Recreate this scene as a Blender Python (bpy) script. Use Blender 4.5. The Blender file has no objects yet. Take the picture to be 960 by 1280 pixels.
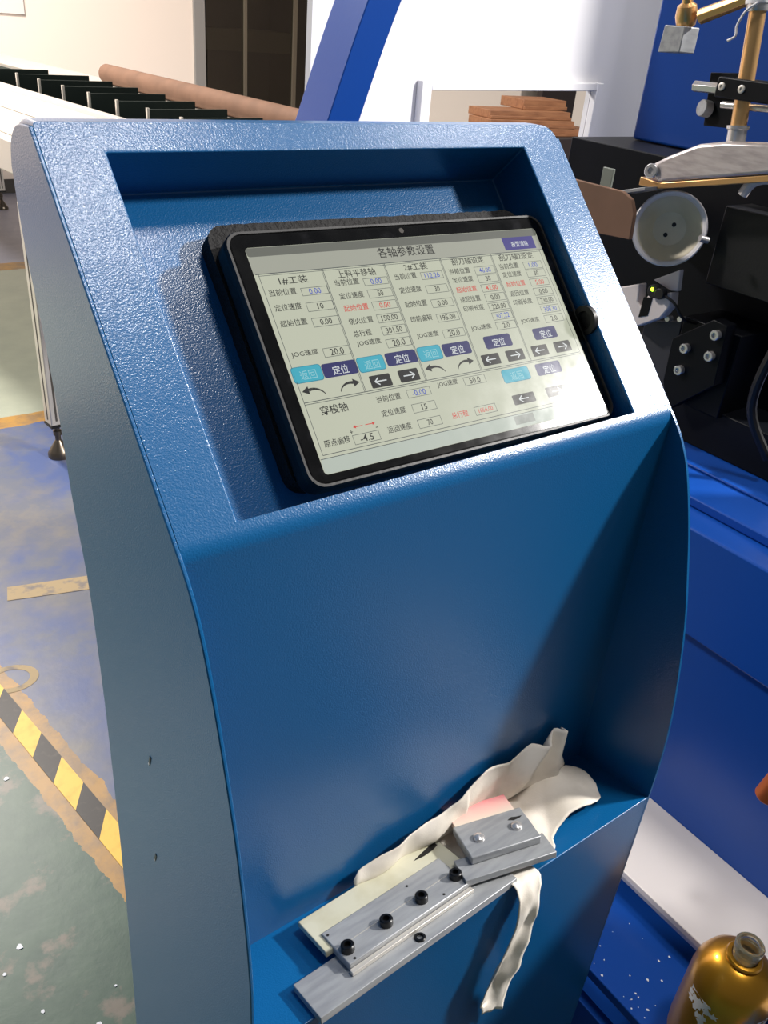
import bpy, bmesh, math, random
from mathutils import Vector, Matrix, noise

random.seed(7)
H = 1.05            # height above the floor of the console's bend line; shapes below are given relative to it
SC = bpy.context.scene
COL = SC.collection

# ------------------------------------------------------------------ camera
cam_d = bpy.data.cameras.new('camera'); cam = bpy.data.objects.new('camera', cam_d); COL.objects.link(cam)
cx = Vector((0.80557537, -0.5866998, 0.08265393)); cy = Vector((0.24088368, 0.45176401, 0.85900194)); cz = Vector((-0.54131634, -0.67208082, 0.50525636))
mw = Matrix((cx, cy, cz)).transposed().to_4x4(); mw.translation = Vector((-0.14144, -0.33564, 0.24323 + H))
cam.matrix_world = mw
cam_d.sensor_fit = 'VERTICAL'; cam_d.sensor_height = 36.0; cam_d.lens = 1063.47 / 1280 * 36
cam_d.clip_start = 0.02; cam_d.clip_end = 100
SC.camera = cam

# ------------------------------------------------------------------ world, lamps, exposure
w = bpy.data.worlds.new('hall'); SC.world = w; w.use_nodes = True
w.node_tree.nodes['Background'].inputs[0].default_value = (0.88, 0.93, 1.0, 1); w.node_tree.nodes['Background'].inputs[1].default_value = 0.13

def area(name, loc, target, size, power, color=(1, 1, 1), shape='DISK', size_y=None):
    d = bpy.data.lights.new(name, 'AREA'); d.shape = shape; d.size = size; d.energy = power; d.color = color
    if size_y: d.size_y = size_y
    o = bpy.data.objects.new(name, d); COL.objects.link(o); o.location = loc
    o.rotation_euler = (Vector(target) - Vector(loc)).to_track_quat('-Z', 'Y').to_euler()
    return o
# level ceiling lamps of the hall, all above the frame: their glare on the tablet and rim, the shadows on the console, the lit tray, the bright wall and the bright left plate show where they hang
def ceiling_lamp(side, x, y, z, size, power, color): area('ceiling_lamp_%s_offscreen' % side, (x, y, z + H), (x, y, 0), size, power, color)
ceiling_lamp('right', 2.95, -1.27, 2.0, 0.34, 350, (1.0, 0.97, 0.93))
ceiling_lamp('right_rear', 2.30, 0.10, 2.3, 0.40, 30, (1.0, 0.97, 0.93))
ceiling_lamp('overhead', 0.80, -0.40, 2.5, 0.40, 32, (1.0, 0.96, 0.93))
ceiling_lamp('rear', 0.2, 4.2, 2.6, 0.50, 260, (1.0, 0.93, 0.86))
ceiling_lamp('left', -2.1, 3.2, 2.5, 0.60, 270, (1.0, 0.95, 0.90))
SC.view_settings.view_transform = 'Standard'; SC.view_settings.look = 'None'
SC.view_settings.gamma = 1.0; SC.view_settings.use_curve_mapping = False
SC.view_settings.exposure = 0.0

# ------------------------------------------------------------------ materials
def lin(c):
    return tuple(((v / 255) / 12.92 if v <= 10 else ((v / 255 + 0.055) / 1.055) ** 2.4) for v in c) + (1.0,)

def mat(name, rgb, rough=0.5, metal=0.0, bump=None, var=None, coat=0.0, emit=0.0, spec=0.5, trans=0.0, ior=1.45, aniso=None):
    m = bpy.data.materials.new(name); m.use_nodes = True
    nt = m.node_tree; N = nt.nodes; K = nt.links; b = N['Principled BSDF']
    b.inputs['Base Color'].default_value = lin(rgb); b.inputs['Roughness'].default_value = rough; b.inputs['Metallic'].default_value = metal
    b.inputs['Specular IOR Level'].default_value = spec; b.inputs['Coat Weight'].default_value = coat; b.inputs['Coat Roughness'].default_value = 0.12
    b.inputs['Transmission Weight'].default_value = trans; b.inputs['IOR'].default_value = ior
    if emit: b.inputs['Emission Color'].default_value = lin(rgb); b.inputs['Emission Strength'].default_value = emit
    tc = N.new('ShaderNodeTexCoord')
    if bump:
        n = N.new('ShaderNodeTexNoise'); n.inputs['Scale'].default_value = bump[0]; n.inputs['Detail'].default_value = bump[2] if len(bump) > 2 else 1.0
        K.new(tc.outputs['Object'], n.inputs['Vector'])
        bp = N.new('ShaderNodeBump'); bp.inputs['Strength'].default_value = bump[1]; bp.inputs['Distance'].default_value = bump[3] if len(bump) > 3 else 0.0006
        K.new(n.outputs['Fac'], bp.inputs['Height']); K.new(bp.outputs['Normal'], b.inputs['Normal']); K.new(bp.outputs['Normal'], b.inputs['Coat Normal'])
    if var:     # (scale, second colour, low, high [, stretch])
        n2 = N.new('ShaderNodeTexNoise'); n2.inputs['Scale'].default_value = var[0]; n2.inputs['Detail'].default_value = 5
        mp = N.new('ShaderNodeMapping'); mp.inputs['Scale'].default_value = var[4] if len(var) > 4 else (1, 1, 1)
        K.new(tc.outputs['Object'], mp.inputs['Vector']); K.new(mp.outputs['Vector'], n2.inputs['Vector'])
        mr = N.new('ShaderNodeMapRange'); mr.inputs['From Min'].default_value = var[2]; mr.inputs['From Max'].default_value = var[3]
        K.new(n2.outputs['Fac'], mr.inputs['Value'])
        mx = N.new('ShaderNodeMix'); mx.data_type = 'RGBA'; mx.inputs['A'].default_value = lin(rgb); mx.inputs['B'].default_value = lin(var[1])
        K.new(mr.outputs['Result'], mx.inputs['Factor']); K.new(mx.outputs['Result'], b.inputs['Base Color'])
    return m

M = {}
M['blue'] = mat('console_blue_powder_coat', (8, 88, 142), 0.32, bump=(900, 0.5, 1.5, 0.0004), coat=0.3)
M['mblue'] = mat('machine_blue_paint', (16, 66, 148), 0.30, bump=(160, 0.10))
M['black'] = mat('black_plastic', (16, 16, 18), 0.45, bump=(300, 0.2))
M['blackm'] = mat('black_anodised_metal', (6, 8, 14), 0.42, spec=0.22)
M['foam'] = mat('black_foam', (13, 12, 14), 0.75, bump=(350, 0.9, 4, 0.002))
M['bezel'] = mat('black_glass_bezel', (5, 5, 6), 0.08, var=(60, (38, 38, 42), .58, .85))
M['steel'] = mat('bright_steel', (215, 212, 210), 0.25, 0.7)
M['alu'] = mat('milled_aluminium', (164, 166, 168), 0.42, 0.3, bump=(60, 0.1, 3), var=(26, (138, 140, 144), .4, .75, (1, 6, 6)))
M['alum'] = mat('cast_aluminium', (214, 204, 200), 0.26, 0.4, bump=(30, 0.12, 2, 0.003), var=(40, (184, 174, 172), .4, .7, (1, 1, 5)))
M['alurail'] = mat('aluminium_rail', (205, 200, 192), 0.42, 0.55)
M['groove'] = mat('dark_groove', (70, 66, 62), 0.7)
M['screw'] = mat('black_oxide_screw', (10, 10, 11), 0.32)
M['brass'] = mat('brass', (222, 176, 118), 0.28, 0.75)
M['white'] = mat('white_panel_paint', (236, 234, 236), 0.45)
M['whitepl'] = mat('off_white_plastic', (216, 206, 202), 0.45)
M['cupin'] = mat('cream_plastic', (236, 228, 206), 0.5, var=(18, (218, 208, 184), .4, .7))
M['rubber'] = mat('cream_polyurethane', (196, 194, 174), 0.4, var=(40, (180, 176, 150), .45, .75))
M['stain'] = mat('black_ink_stain', (28, 26, 24), 0.6)
M['cloth'] = mat('white_cotton_cloth', (232, 224, 212), 0.9, bump=(900, 0.25, 2, 0.0004), var=(30, (204, 194, 178), .45, .8))
M['copper'] = mat('copper_varnish', (176, 92, 48), 0.4, 0.5)
M['card'] = mat('brown_cardboard', (116, 86, 68), 0.8, var=(12, (100, 74, 58), .4, .75))
M['wood'] = mat('reddish_brown_wood', (146, 100, 68), 0.55, var=(10, (116, 74, 48), .35, .75, (1, 8, 8)))
M['fin'] = mat('dark_green_felt', (20, 32, 28), 0.9)
M['darkbox'] = mat('dark_brown_cabinet', (40, 30, 28), 0.6)
M['wall'] = mat('cream_wall_paint', (242, 226, 212), 0.8, bump=(8, 0.05))
M['frame'] = mat('grey_aluminium_frame', (150, 146, 142), 0.5, 0.2)
M['mull'] = mat('dark_bronze_mullion', (122, 112, 96), 0.5, 0.2)
M['rimwhite'] = mat('white_plastic_rim', (246, 240, 240), 0.35)
M['rod'] = mat('grey_translucent_plastic', (120, 126, 118), 0.3)
M['label'] = mat('paper_notice', (226, 220, 214), 0.7)
M['tapeY'] = mat('yellow_tape', (214, 172, 66), 0.45, var=(40, (190, 148, 52), .5, .8))
M['tapeK'] = mat('black_tape', (30, 27, 26), 0.45, var=(60, (58, 52, 48), .55, .8))
M['tan'] = mat('worn_tan_paint', (146, 128, 96), 0.6, var=(30, (104, 98, 96), .5, .65))
M['glassneck'] = mat('clear_glass', (225, 222, 200), 0.06, trans=0.85, ior=1.45)
M['led'] = mat('green_led', (180, 255, 40), 0.4, emit=6)
M['white_print'] = mat('white_leaf_print', (226, 224, 220), 0.55)
M['chrome'] = mat('dark_chrome', (96, 88, 78), .3, .8)
M['dust'] = mat('white_dust_fleck', (210, 214, 220), 0.8)

def pink_blade():
    m = mat('pink_tinted_polyurethane', (224, 214, 200), 0.42)
    nt = m.node_tree; N = nt.nodes; K = nt.links
    at = N.new('ShaderNodeAttribute'); at.attribute_name = 'tint'
    mx = N.new('ShaderNodeMix'); mx.data_type = 'RGBA'; mx.inputs['A'].default_value = lin((214, 200, 184)); mx.inputs['B'].default_value = lin((222, 138, 142))
    mr = N.new('ShaderNodeMapRange'); mr.inputs['From Min'].default_value = .5; mr.inputs['From Max'].default_value = 1.0; K.new(at.outputs['Fac'], mr.inputs['Value']); K.new(mr.outputs['Result'], mx.inputs['Factor']); K.new(mx.outputs['Result'], N['Principled BSDF'].inputs['Base Color'])
    return m
M['pink'] = pink_blade()

def gold_mat():
    m = mat('gold_lacquer', (196, 140, 34), 0.30, 0.75, coat=0.4)
    return m
M['gold'] = gold_mat()

def tray_mat():
    return mat('white_enamel_tray', (222, 216, 212), 0.22, 0.0, spec=0.6)
M['tray'] = tray_mat()

def dark_glass():
    m = bpy.data.materials.new('dark_window_glass'); m.use_nodes = True
    nt = m.node_tree; N = nt.nodes; K = nt.links
    for n in list(N): N.remove(n)
    out = N.new('ShaderNodeOutputMaterial'); mx = N.new('ShaderNodeMixShader'); t = N.new('ShaderNodeBsdfTransparent'); g = N.new('ShaderNodeBsdfGlossy')
    t.inputs['Color'].default_value = (0.55, 0.55, 0.5, 1); g.inputs['Roughness'].default_value = 0.04; g.inputs['Color'].default_value = (0.8, 0.8, 0.8, 1)
    mx.inputs[0].default_value = 0.10
    K.new(t.outputs[0], mx.inputs[1]); K.new(g.outputs[0], mx.inputs[2]); K.new(mx.outputs[0], out.inputs[0])
    return m
M['dglass'] = dark_glass()

def film_mat():
    m = bpy.data.materials.new('clear_protective_film'); m.use_nodes = True
    nt = m.node_tree; N = nt.nodes; K = nt.links
    for n in list(N): N.remove(n)
    out = N.new('ShaderNodeOutputMaterial'); tc = N.new('ShaderNodeTexCoord')
    t = N.new('ShaderNodeBsdfTransparent'); t.inputs['Color'].default_value = (0.97, 0.97, 0.97, 1)
    g1 = N.new('ShaderNodeBsdfGlossy'); g1.inputs['Roughness'].default_value = 0.035
    g2 = N.new('ShaderNodeBsdfGlossy'); g2.inputs['Roughness'].default_value = 0.22
    ns = N.new('ShaderNodeTexNoise'); ns.inputs['Scale'].default_value = 55; ns.inputs['Detail'].default_value = 6
    K.new(tc.outputs['Object'], ns.inputs['Vector'])
    nb = N.new('ShaderNodeTexNoise'); nb.inputs['Scale'].default_value = 45; nb.inputs['Detail'].default_value = 2
    K.new(tc.outputs['Object'], nb.inputs['Vector'])
    bp = N.new('ShaderNodeBump'); bp.inputs['Strength'].default_value = 0.035; bp.inputs['Distance'].default_value = 0.0008
    K.new(nb.outputs['Fac'], bp.inputs['Height'])
    for g in (g1, g2): K.new(bp.outputs['Normal'], g.inputs['Normal'])
    mr = N.new('ShaderNodeMapRange'); mr.inputs['From Min'].default_value = .38; mr.inputs['From Max'].default_value = .75; mr.inputs['To Min'].default_value = .002; mr.inputs['To Max'].default_value = .009
    K.new(ns.outputs['Fac'], mr.inputs['Value'])
    lw = N.new('ShaderNodeFresnel'); lw.inputs['IOR'].default_value = 1.24
    m1 = N.new('ShaderNodeMixShader'); m2 = N.new('ShaderNodeMixShader')
    K.new(mr.outputs['Result'], m1.inputs[0]); K.new(t.outputs[0], m1.inputs[1]); K.new(g2.outputs[0], m1.inputs[2])
    K.new(lw.outputs[0], m2.inputs[0]); K.new(m1.outputs[0], m2.inputs[1]); K.new(g1.outputs[0], m2.inputs[2])
    K.new(m2.outputs[0], out.inputs[0])
    return m
M['film'] = film_mat()

def screen(name, rgb, k=1.0):
    m = bpy.data.materials.new(name); m.use_nodes = True
    b = m.node_tree.nodes['Principled BSDF']
    b.inputs['Base Color'].default_value = (0.01, 0.01, 0.01, 1); b.inputs['Roughness'].default_value = 0.5; b.inputs['Specular IOR Level'].default_value = 0.1
    b.inputs['Emission Color'].default_value = lin(rgb); b.inputs['Emission Strength'].default_value = k
    return m
for n, c in dict(s_page=(206, 210, 188), s_head=(176, 178, 164), s_stat=(112, 114, 106), s_foot=(196, 206, 194), s_ink=(26, 28, 30), s_line=(62, 70, 76), s_blue=(70, 92, 196),
                 s_red=(222, 62, 54), s_navy=(30, 34, 104), s_cyan=(62, 182, 204), s_cyan2=(40, 140, 164), s_dark=(26, 27, 28), s_white=(232, 238, 238), s_pale=(150, 214, 224), s_purp=(60, 54, 140),
                 s_grey=(150, 156, 148), s_box=(214, 218, 198), s_bluebox=(196, 206, 222)).items():
    M[n] = screen('screen_' + n[2:], c, 0.82)

def floor_mat():
    m = bpy.data.materials.new('painted_workshop_floor'); m.use_nodes = True
    nt = m.node_tree; N = nt.nodes; K = nt.links; b = N['Principled BSDF']; b.inputs['Roughness'].default_value = 0.42
    g = N.new('ShaderNodeNewGeometry'); sp = N.new('ShaderNodeSeparateXYZ'); K.new(g.outputs['Position'], sp.inputs[0])
    def mth(op, a, bb=None, c=None):
        n = N.new('ShaderNodeMath'); n.operation = op
        for i, v in enumerate((a, bb, c)):
            if v is None: continue
            if isinstance(v, (int, float)): n.inputs[i].default_value = v
            else: K.new(v, n.inputs[i])
        return n.outputs[0]
    def nz(scale, detail=6, rough=.6):
        n = N.new('ShaderNodeTexNoise'); n.inputs['Scale'].default_value = scale; n.inputs['Detail'].default_value = detail; n.inputs['Roughness'].default_value = rough
        K.new(g.outputs['Position'], n.inputs['Vector']); return n.outputs['Fac']
    def ramp(v, lo, hi):
        n = N.new('ShaderNodeMapRange'); K.new(v, n.inputs['Value']); n.inputs['From Min'].default_value = lo; n.inputs['From Max'].default_value = hi; return n.outputs['Result']
    def mix(f, a, c):
        n = N.new('ShaderNodeMix'); n.data_type = 'RGBA'; K.new(f, n.inputs['Factor'])
        for s, v in (('A', a), ('B', c)):
            if isinstance(v, tuple): n.inputs[s].default_value = lin(v)
            else: K.new(v, n.inputs[s])
        return n.outputs['Result']
    x, y = sp.outputs['X'], sp.outputs['Y']
    n1, n2, n3 = nz(7, 8, .62), nz(16, 8, .65), nz(3, 4)
    bluegrey = mix(ramp(n3, .40, .58), mix(ramp(n1, .45, .6), (58, 74, 116), (80, 86, 102)), mix(ramp(n2, .42, .6), (84, 88, 100), (100, 98, 98)))
    green = mix(ramp(n1, .54, .60), mix(ramp(n2, .35, .7), (36, 66, 56), (54, 80, 66)), (98, 92, 82))
    tan = mix(ramp(n2, .42, .62), (150, 112, 50), (116, 92, 62))
    pale = mix(ramp(n1, .3, .7), (146, 150, 134), (132, 138, 124))
    far = mix(ramp(n1, .3, .7), (138, 138, 152), (122, 124, 138))
    d = mth('ADD', mth('MULTIPLY', mth('SUBTRACT', x, 0.07249), 0.98744), mth('MULTIPLY', mth('SUBTRACT', y, 1.04155), 0.15797))
    dn = mth('ADD', d, mth('MULTIPLY', mth('SUBTRACT', n2, .5), .035))
    c = mix(mth('LESS_THAN', dn, 0.068), bluegrey, tan)
    c = mix(mth('LESS_THAN', dn, -0.030), c, green)
    yn = mth('ADD', y, mth('MULTIPLY', mth('SUBTRACT', n1, .5), .05))
    for yy, cc in ((2.43, tan), (2.515, pale), (4.27, tan), (4.40, far)):
        c = mix(mth('GREATER_THAN', yn, yy), c, cc)
    K.new(c, b.inputs['Base Color'])
    bp = N.new('ShaderNodeBump'); bp.inputs['Strength'].default_value = .25; bp.inputs['Distance'].default_value = .002; K.new(n2, bp.inputs['Height']); K.new(bp.outputs['Normal'], b.inputs['Normal'])
    return m
M['floor'] = floor_mat()

# ------------------------------------------------------------------ builders
ROOT = {}
class MB:
    def __init__(s, X=None): s.bm = bmesh.new(); s.X = X or Matrix.Identity(4)
    def v(s, p): return s.bm.verts.new(s.X @ Vector(p))
    def face(s, vs):
        try: return s.bm.faces.new(vs)
        except ValueError: return None
    def grid(s, rows, closed=False):
        R = [[s.v(p) for p in r] for r in rows]
        for a, b in zip(R[:-1], R[1:]):
            n = len(a)
            for i in range(n if closed else n - 1):
                j = (i + 1) % n
                s.face([a[i], a[j], b[j], b[i]])
        return R
    def box(s, lo, hi, T=None):
        T = T or Matrix.Identity(4)
        P = [s.v(T @ Vector((x, y, z))) for x in (lo[0], hi[0]) for y in (lo[1], hi[1]) for z in (lo[2], hi[2])]
        for f in ((0, 1, 3, 2), (4, 6, 7, 5), (0, 4, 5, 1), (2, 3, 7, 6), (0, 2, 6, 4), (1, 5, 7, 3)): s.face([P[i] for i in f])
        return s
    def prism(s, pts, vec):
        vec = Vector(vec); A = [s.v(p) for p in pts]; B = [s.v(Vector(p) + vec) for p in pts]
        s.face(A); s.face(B[::-1])
        for i in range(len(A)): s.face([A[i - 1], A[i], B[i], B[i - 1]])
        return s
    def lathe(s, o, axis, prof, n=28, close=True):
        o = Vector(o); a = Vector(axis).normalized(); e = a.orthogonal().normalized(); f = a.cross(e)
        rows = [[o + a * h + (e * math.cos(2 * math.pi * k / n) + f * math.sin(2 * math.pi * k / n)) * max(r, 1e-5) for k in range(n)] for r, h in prof]
        R = s.grid(rows, True)
        if close: s.face(R[0][::-1]); s.face(R[-1])
        return s
    def cyl(s, p0, p1, r0, r1=None, n=20):
        d = Vector(p1) - Vector(p0)
        return s.lathe(p0, d, [(r0, 0), (r0 if r1 is None else r1, d.length)], n)
    def tube(s, path, r, n=10):
        path = [Vector(p) for p in path]; rows = []
        t0 = (path[1] - path[0]).normalized(); e = t0.orthogonal().normalized()
        for i, p in enumerate(path):
            t = (path[min(i + 1, len(path) - 1)] - path[max(i - 1, 0)]).normalized()
            e = (e - t * e.dot(t)).normalized(); f = t.cross(e)
            rows.append([p + (e * math.cos(2 * math.pi * k / n) + f * math.sin(2 * math.pi * k / n)) * r for k in range(n)])
        R = s.grid(rows, True); s.face(R[0][::-1]); s.face(R[-1]); return s
    def out(s, name, m, parent=None, bevel=0.0, seg=2, smooth=True, angle=0.6, recalc=True, solid=0.0, sub=0):
        bm = s.bm
        if recalc: bmesh.ops.recalc_face_normals(bm, faces=bm.faces)
        for v in bm.verts: v.co.z += H
        if parent is None:
            xs = [v.co for v in bm.verts]
            org = Vector(((min(c.x for c in xs) + max(c.x for c in xs)) / 2, (min(c.y for c in xs) + max(c.y for c in xs)) / 2, min(c.z for c in xs)))
        else: org = ROOT[parent.name]
        for v in bm.verts: v.co -= org
        me = bpy.data.meshes.new(name); bm.to_mesh(me); bm.free()
        if smooth:
            me.polygons.foreach_set('use_smooth', [True] * len(me.polygons))
            me.set_sharp_from_angle(angle=angle)
        me.materials.append(M[m] if isinstance(m, str) else m)
        o = bpy.data.objects.new(name, me); COL.objects.link(o)
        ROOT[o.name] = org
        if parent is None: o.location = org
        else: o.parent = parent
        if solid:
            d = o.modifiers.new('thickness', 'SOLIDIFY'); d.thickness = solid; d.offset = 0
        if sub:
            d = o.modifiers.new('smooth', 'SUBSURF'); d.levels = sub; d.render_levels = sub
        if bevel:
            d = o.modifiers.new('edge', 'BEVEL'); d.width = bevel; d.segments = seg; d.limit_method = 'ANGLE'; d.angle_limit = 0.6; d.harden_normals = False
        return o

def thing(name, label, cat, loc, group=None):
    o = bpy.data.objects.new(name, None); COL.objects.link(o); o.location = (loc[0], loc[1], loc[2] + H); o.empty_display_size = .05
    ROOT[o.name] = Vector(o.location); return tag(o, label, cat, group)
def tag(o, label, cat, group=None):
    o['label'] = label; o['category'] = cat
    if group: o['group'] = group
    return o
def struct(o, label=None):
    o['kind'] = 'structure'
    if label: o['label'] = label
    return o
def frame(o, x, y, z):
    m = Matrix((Vector(x), Vector(y), Vector(z))).transposed().to_4x4(); m.translation = Vector(o); return m
def rrect(w, h, r, n=5, cx_=0, cy_=0):
    pts = []
    for (sx, sy, a0) in ((1, 1, 0), (-1, 1, 90), (-1, -1, 180), (1, -1, 270)):
        for k in range(n + 1):
            a = math.radians(a0 + 90 * k / n)
            pts.append((cx_ + sx * (w / 2 - r) + r * math.cos(a), cy_ + sy * (h / 2 - r) + r * math.sin(a)))
    return pts
def smooth_path(pts, k=6):
    P = [Vector(p) for p in pts]; out = []
    for i in range(len(P) - 1):
        a, b, c, d = P[max(i - 1, 0)], P[i], P[i + 1], P[min(i + 2, len(P) - 1)]
        for j in range(k):
            t = j / k
            out.append(.5 * ((2 * b) + (c - a) * t + (2 * a - 5 * b + 4 * c - d) * t * t + (3 * b - a - 3 * c + d) * t ** 3))
    return out + [P[-1]]

# ------------------------------------------------------------------ the setting
fl = MB(); fl.grid([[(-7, -5, -H), (9, -5, -H)], [(-7, 6.15, -H), (9, 6.15, -H)]]); struct(fl.out('floor', 'floor', None, smooth=False), 'painted workshop floor with worn green, grey and blue areas')
ROOT_FLOOR = bpy.data.objects['floor']
WY = 6.15
wb = MB()
wb.box((-7, WY, -H), (2.90, WY + .15, 3.0)); wb.box((4.9, WY, -H), (9, WY + .15, 3.0)); wb.box((2.90, WY, 1.4), (4.9, WY + .15, 3.0))
struct(wb.out('wall_back', 'wall', None, smooth=False), 'cream painted back wall')
bb = MB(); bb.box((-7, WY - .012, -H), (2.88, WY - .001, -H + .09)); struct(bb.out('baseboard_back', 'groove', None))
ws = MB(); ws.box((3.02, 3.6, -H), (6.5, 3.7, 1.9)); struct(ws.out('wall_side', 'wall', None, smooth=False), 'cream painted wall behind the printing machine')
# dark glazed partition in the wall
wd = MB(); wd.box((2.90, WY - .02, -H), (2.99, WY + .10, 1.4)); wd.box((2.99, WY - .02, 1.32), (4.81, WY + .10, 1.4)); wd.box((4.81, WY - .02, -H), (4.9, WY + .10, 1.4)); wd.box((2.99, WY - .02, -H), (4.81, WY + .10, -H + .1))
win = struct(wd.out('window_1', 'frame', None, bevel=.006), 'dark glazed partition with grey metal frame')
for x0, ww in ((3.315, .022), (3.74, .03), (3.90, .025), (4.36, .03)):
    b = MB(); b.box((x0, WY + .0, -H + .1), (x0 + ww, WY + .05, 1.32)); b.out('mullion', 'mull', win)
xs = [2.99, 3.315, 3.74, 3.90, 4.36, 4.81]
for a, c in zip(xs[:-1], xs[1:]):
    b = MB(); b.box((a + .026, WY + .02, -H + .1), (c, WY + .028, 1.32)); b.out('pane', 'dglass', win)
# room beyond the glass
rb = MB(); rb.grid([[(2.4, WY + 1.6, -H), (5.6, WY + 1.6, -H)], [(2.4, WY + 1.6, 2.0), (5.6, WY + 1.6, 2.0)]])
rb.grid([[(2.4, WY + .16, -H), (2.4, WY + 1.6, -H)], [(2.4, WY + .16, 2), (2.4, WY + 1.6, 2)]]); rb.grid([[(5.6, WY + .16, -H), (5.6, WY + 1.6, -H)], [(5.6, WY + .16, 2), (5.6, WY + 1.6, 2)]])
rb.grid([[(2.4, WY + .16, 2), (5.6, WY + .16, 2)], [(2.4, WY + 1.6, 2), (5.6, WY + 1.6, 2)]]); rb.grid([[(2.4, WY + .16, -H), (5.6, WY + .16, -H)], [(2.4, WY + 1.6, -H), (5.6, WY + 1.6, -H)]])
struct(rb.out('wall_partition_room', mat('back_room_wall', (120, 115, 108), .8), None, smooth=False), 'dim room behind the glazed partition')
t = thing('shelf_unit', 'dim pale shelf unit standing behind the dark glazing', 'shelf', (3.6, WY + 1.1, -H))
for z in (-.15, .28, .70):
    b = MB(); b.box((3.06, WY + .9, z), (4.3, WY + 1.3, z + (.16 if z < 0 else .05))); b.out('shelf_board', mat('pale_shelf', (176, 168, 140), .7), t)
for x in (3.06, 4.26):
    b = MB(); b.box((x, WY + .9, -H), (x + .04, WY + 1.3, .75)); b.out('upright', mat('dark_shelf_post', (60, 54, 50), .7), t)
# notice at the top of the wall
n = MB(); n.box((1.30, WY - .012, .035), (1.73, WY - .001, .32)); tag(n.out('wall_notice', 'label', None, bevel=.002), 'pale paper notice fixed to the cream wall', 'notice')

# hazard tape on the floor: an even row of slanted blocks
td = Vector((.15797, -.98744, 0)); tn = Vector((.98744, .15797, 0)); to = Vector((.07249, 1.04155, -H + .0009))
tape = thing('hazard_tape', 'yellow and black striped hazard tape stuck along the floor', 'tape', (to.x, to.y, -H))
for i in range(-7, 14):
    a, c = .0835 * i + .008, .0835 * (i + 1) + .008
    p = [to + td * a, to + td * c, to + td * (c - .05) + tn * .042, to + td * (a - .05) + tn * .042]
    b = MB(); b.prism([tuple(q) for q in p], (0, 0, .0006)); b.out('yellow_block' if i % 2 == 0 else 'black_block', 'tapeY' if i % 2 == 0 else 'tapeK', tape, smooth=False)
# remains of painted figures on the floor
fz = -H + .0006
b = MB(); b.prism([(.185, 1.475, fz), (.20, 1.53, fz), (.42, 1.475, fz), (.41, 1.415, fz)], (0, 0, .0005)); b.out('painted_stroke', 'tan', ROOT_FLOOR, smooth=False)
b = MB()
ring = lambda k: [(.115 + k * .055 * math.cos(a) - .1 * k * .06 * math.sin(a), 1.195 + k * .045 * math.sin(a), fz) for a in [2 * math.pi * i / 28 for i in range(28)]]
b.grid([ring(1.0), ring(.68)], True); b.out('painted_ring', 'tan', ROOT_FLOOR, smooth=False)
b = MB(); rr = random.Random(3)
for i in range(46):
    q = Vector((rr.uniform(-.35, .16), rr.uniform(.25, .95), fz))
    if (q - to).dot(tn) > -.03: continue
    r = rr.choice([.0015, .002, .002, .003, .005])
    b.prism([(q.x + r * math.cos(a) * rr.uniform(.7, 1.2), q.y + r * math.sin(a) * rr.uniform(.7, 1.2), q.z) for a in [2 * math.pi * k / 8 for k in range(8)]], (0, 0, .0006))
o = b.out('paint_splash', 'dust', ROOT_FLOOR, smooth=False); o['kind'] = 'stuff'

# ------------------------------------------------------------------ control console
con = thing('control_console', 'blue powder-coated control console with curved side plates and sloped top', 'console', (.2, .05, -H))
W = .400; TH = math.radians(45.856); Lf = .2476; S = Vector((0, math.cos(TH), math.sin(TH))); NN = Vector((0, -math.sin(TH), math.cos(TH)))
MF = frame((0, 0, 0), (1, 0, 0), S, NN)       # face frame: u, v, n
T = .0025; RC = .012; RL = .003
front = [(-.079, -.339), (-.0785, -.30), (-.0765, -.259), (-.0705, -.212), (-.061, -.159), (-.050, -.116), (-.0385, -.076), (-.0245, -.037), (-.0125, -.015), (-.0015, -.0015)]
back = [(.1724, .1777), (.195, .1760), (.211, .165), (.217, .149), (.2135, .12), (.208, .095), (.1955, .059), (.186, .021), (.180, -.008), (.1745, -.05), (.166, -.085), (.158, -.124), (.1525, -.217), (.152, -.324), (.153, -.41), (.157, -.51), (.167, -.677), (.185, -.85), (.20, -H)]
fs = [tuple(p) for p in smooth_path([Vector((a, c, 0)) for a, c in front], 4)]
bs = [p for p in smooth_path([Vector((a, c, 0)) for a, c in back[:4]], 4)[:-1]] + smooth_path([Vector((a, c, 0)) for a, c in back[3:]], 3)
# inward direction along the back path
inw = []
for i, p in enumerate(bs):
    t_ = (bs[min(i + 1, len(bs) - 1)] - bs[max(i - 1, 0)]).normalized()
    inw.append(Vector((-abs(t_.y) if False else t_.y, -t_.x, 0)))
inw[0] = Vector((-S.y, -S.z, 0))
for i in range(1, 4): inw[i] = inw[0].lerp(inw[4], i / 4).normalized()
for x0 in (0, W - T):
    rc = RL if x0 == 0 else RC
    prof = [(y, z) for y, z, _ in fs] + [(.004, .004)] + [(p.x + q.x * rc, p.y + q.y * rc) for p, q in zip(bs, inw)] + [(-.079, -H)]
    b = MB(); b.prism([(x0, y, z) for y, z in prof], (T, 0, 0)); b.out('side_panel', 'blue', con, bevel=.0007)
# rear shell with rounded long corners
rows = []
for p, q in zip(bs, inw):
    def half(rc):
        out_ = []
        for k in range(7):
            a = math.pi / 2 * k / 6; d_ = rc * (1 - math.sin(a)); out_.append((T + rc * (1 - math.cos(a)), p.x + q.x * d_, p.y + q.y * d_))
        return out_
    rows.append(half(RL) + [(W - x, y, z) for x, y, z in half(RC)[::-1]])
b = MB(); b.grid(rows); b.out('rear_shell', 'blue', con, angle=.7)
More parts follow.
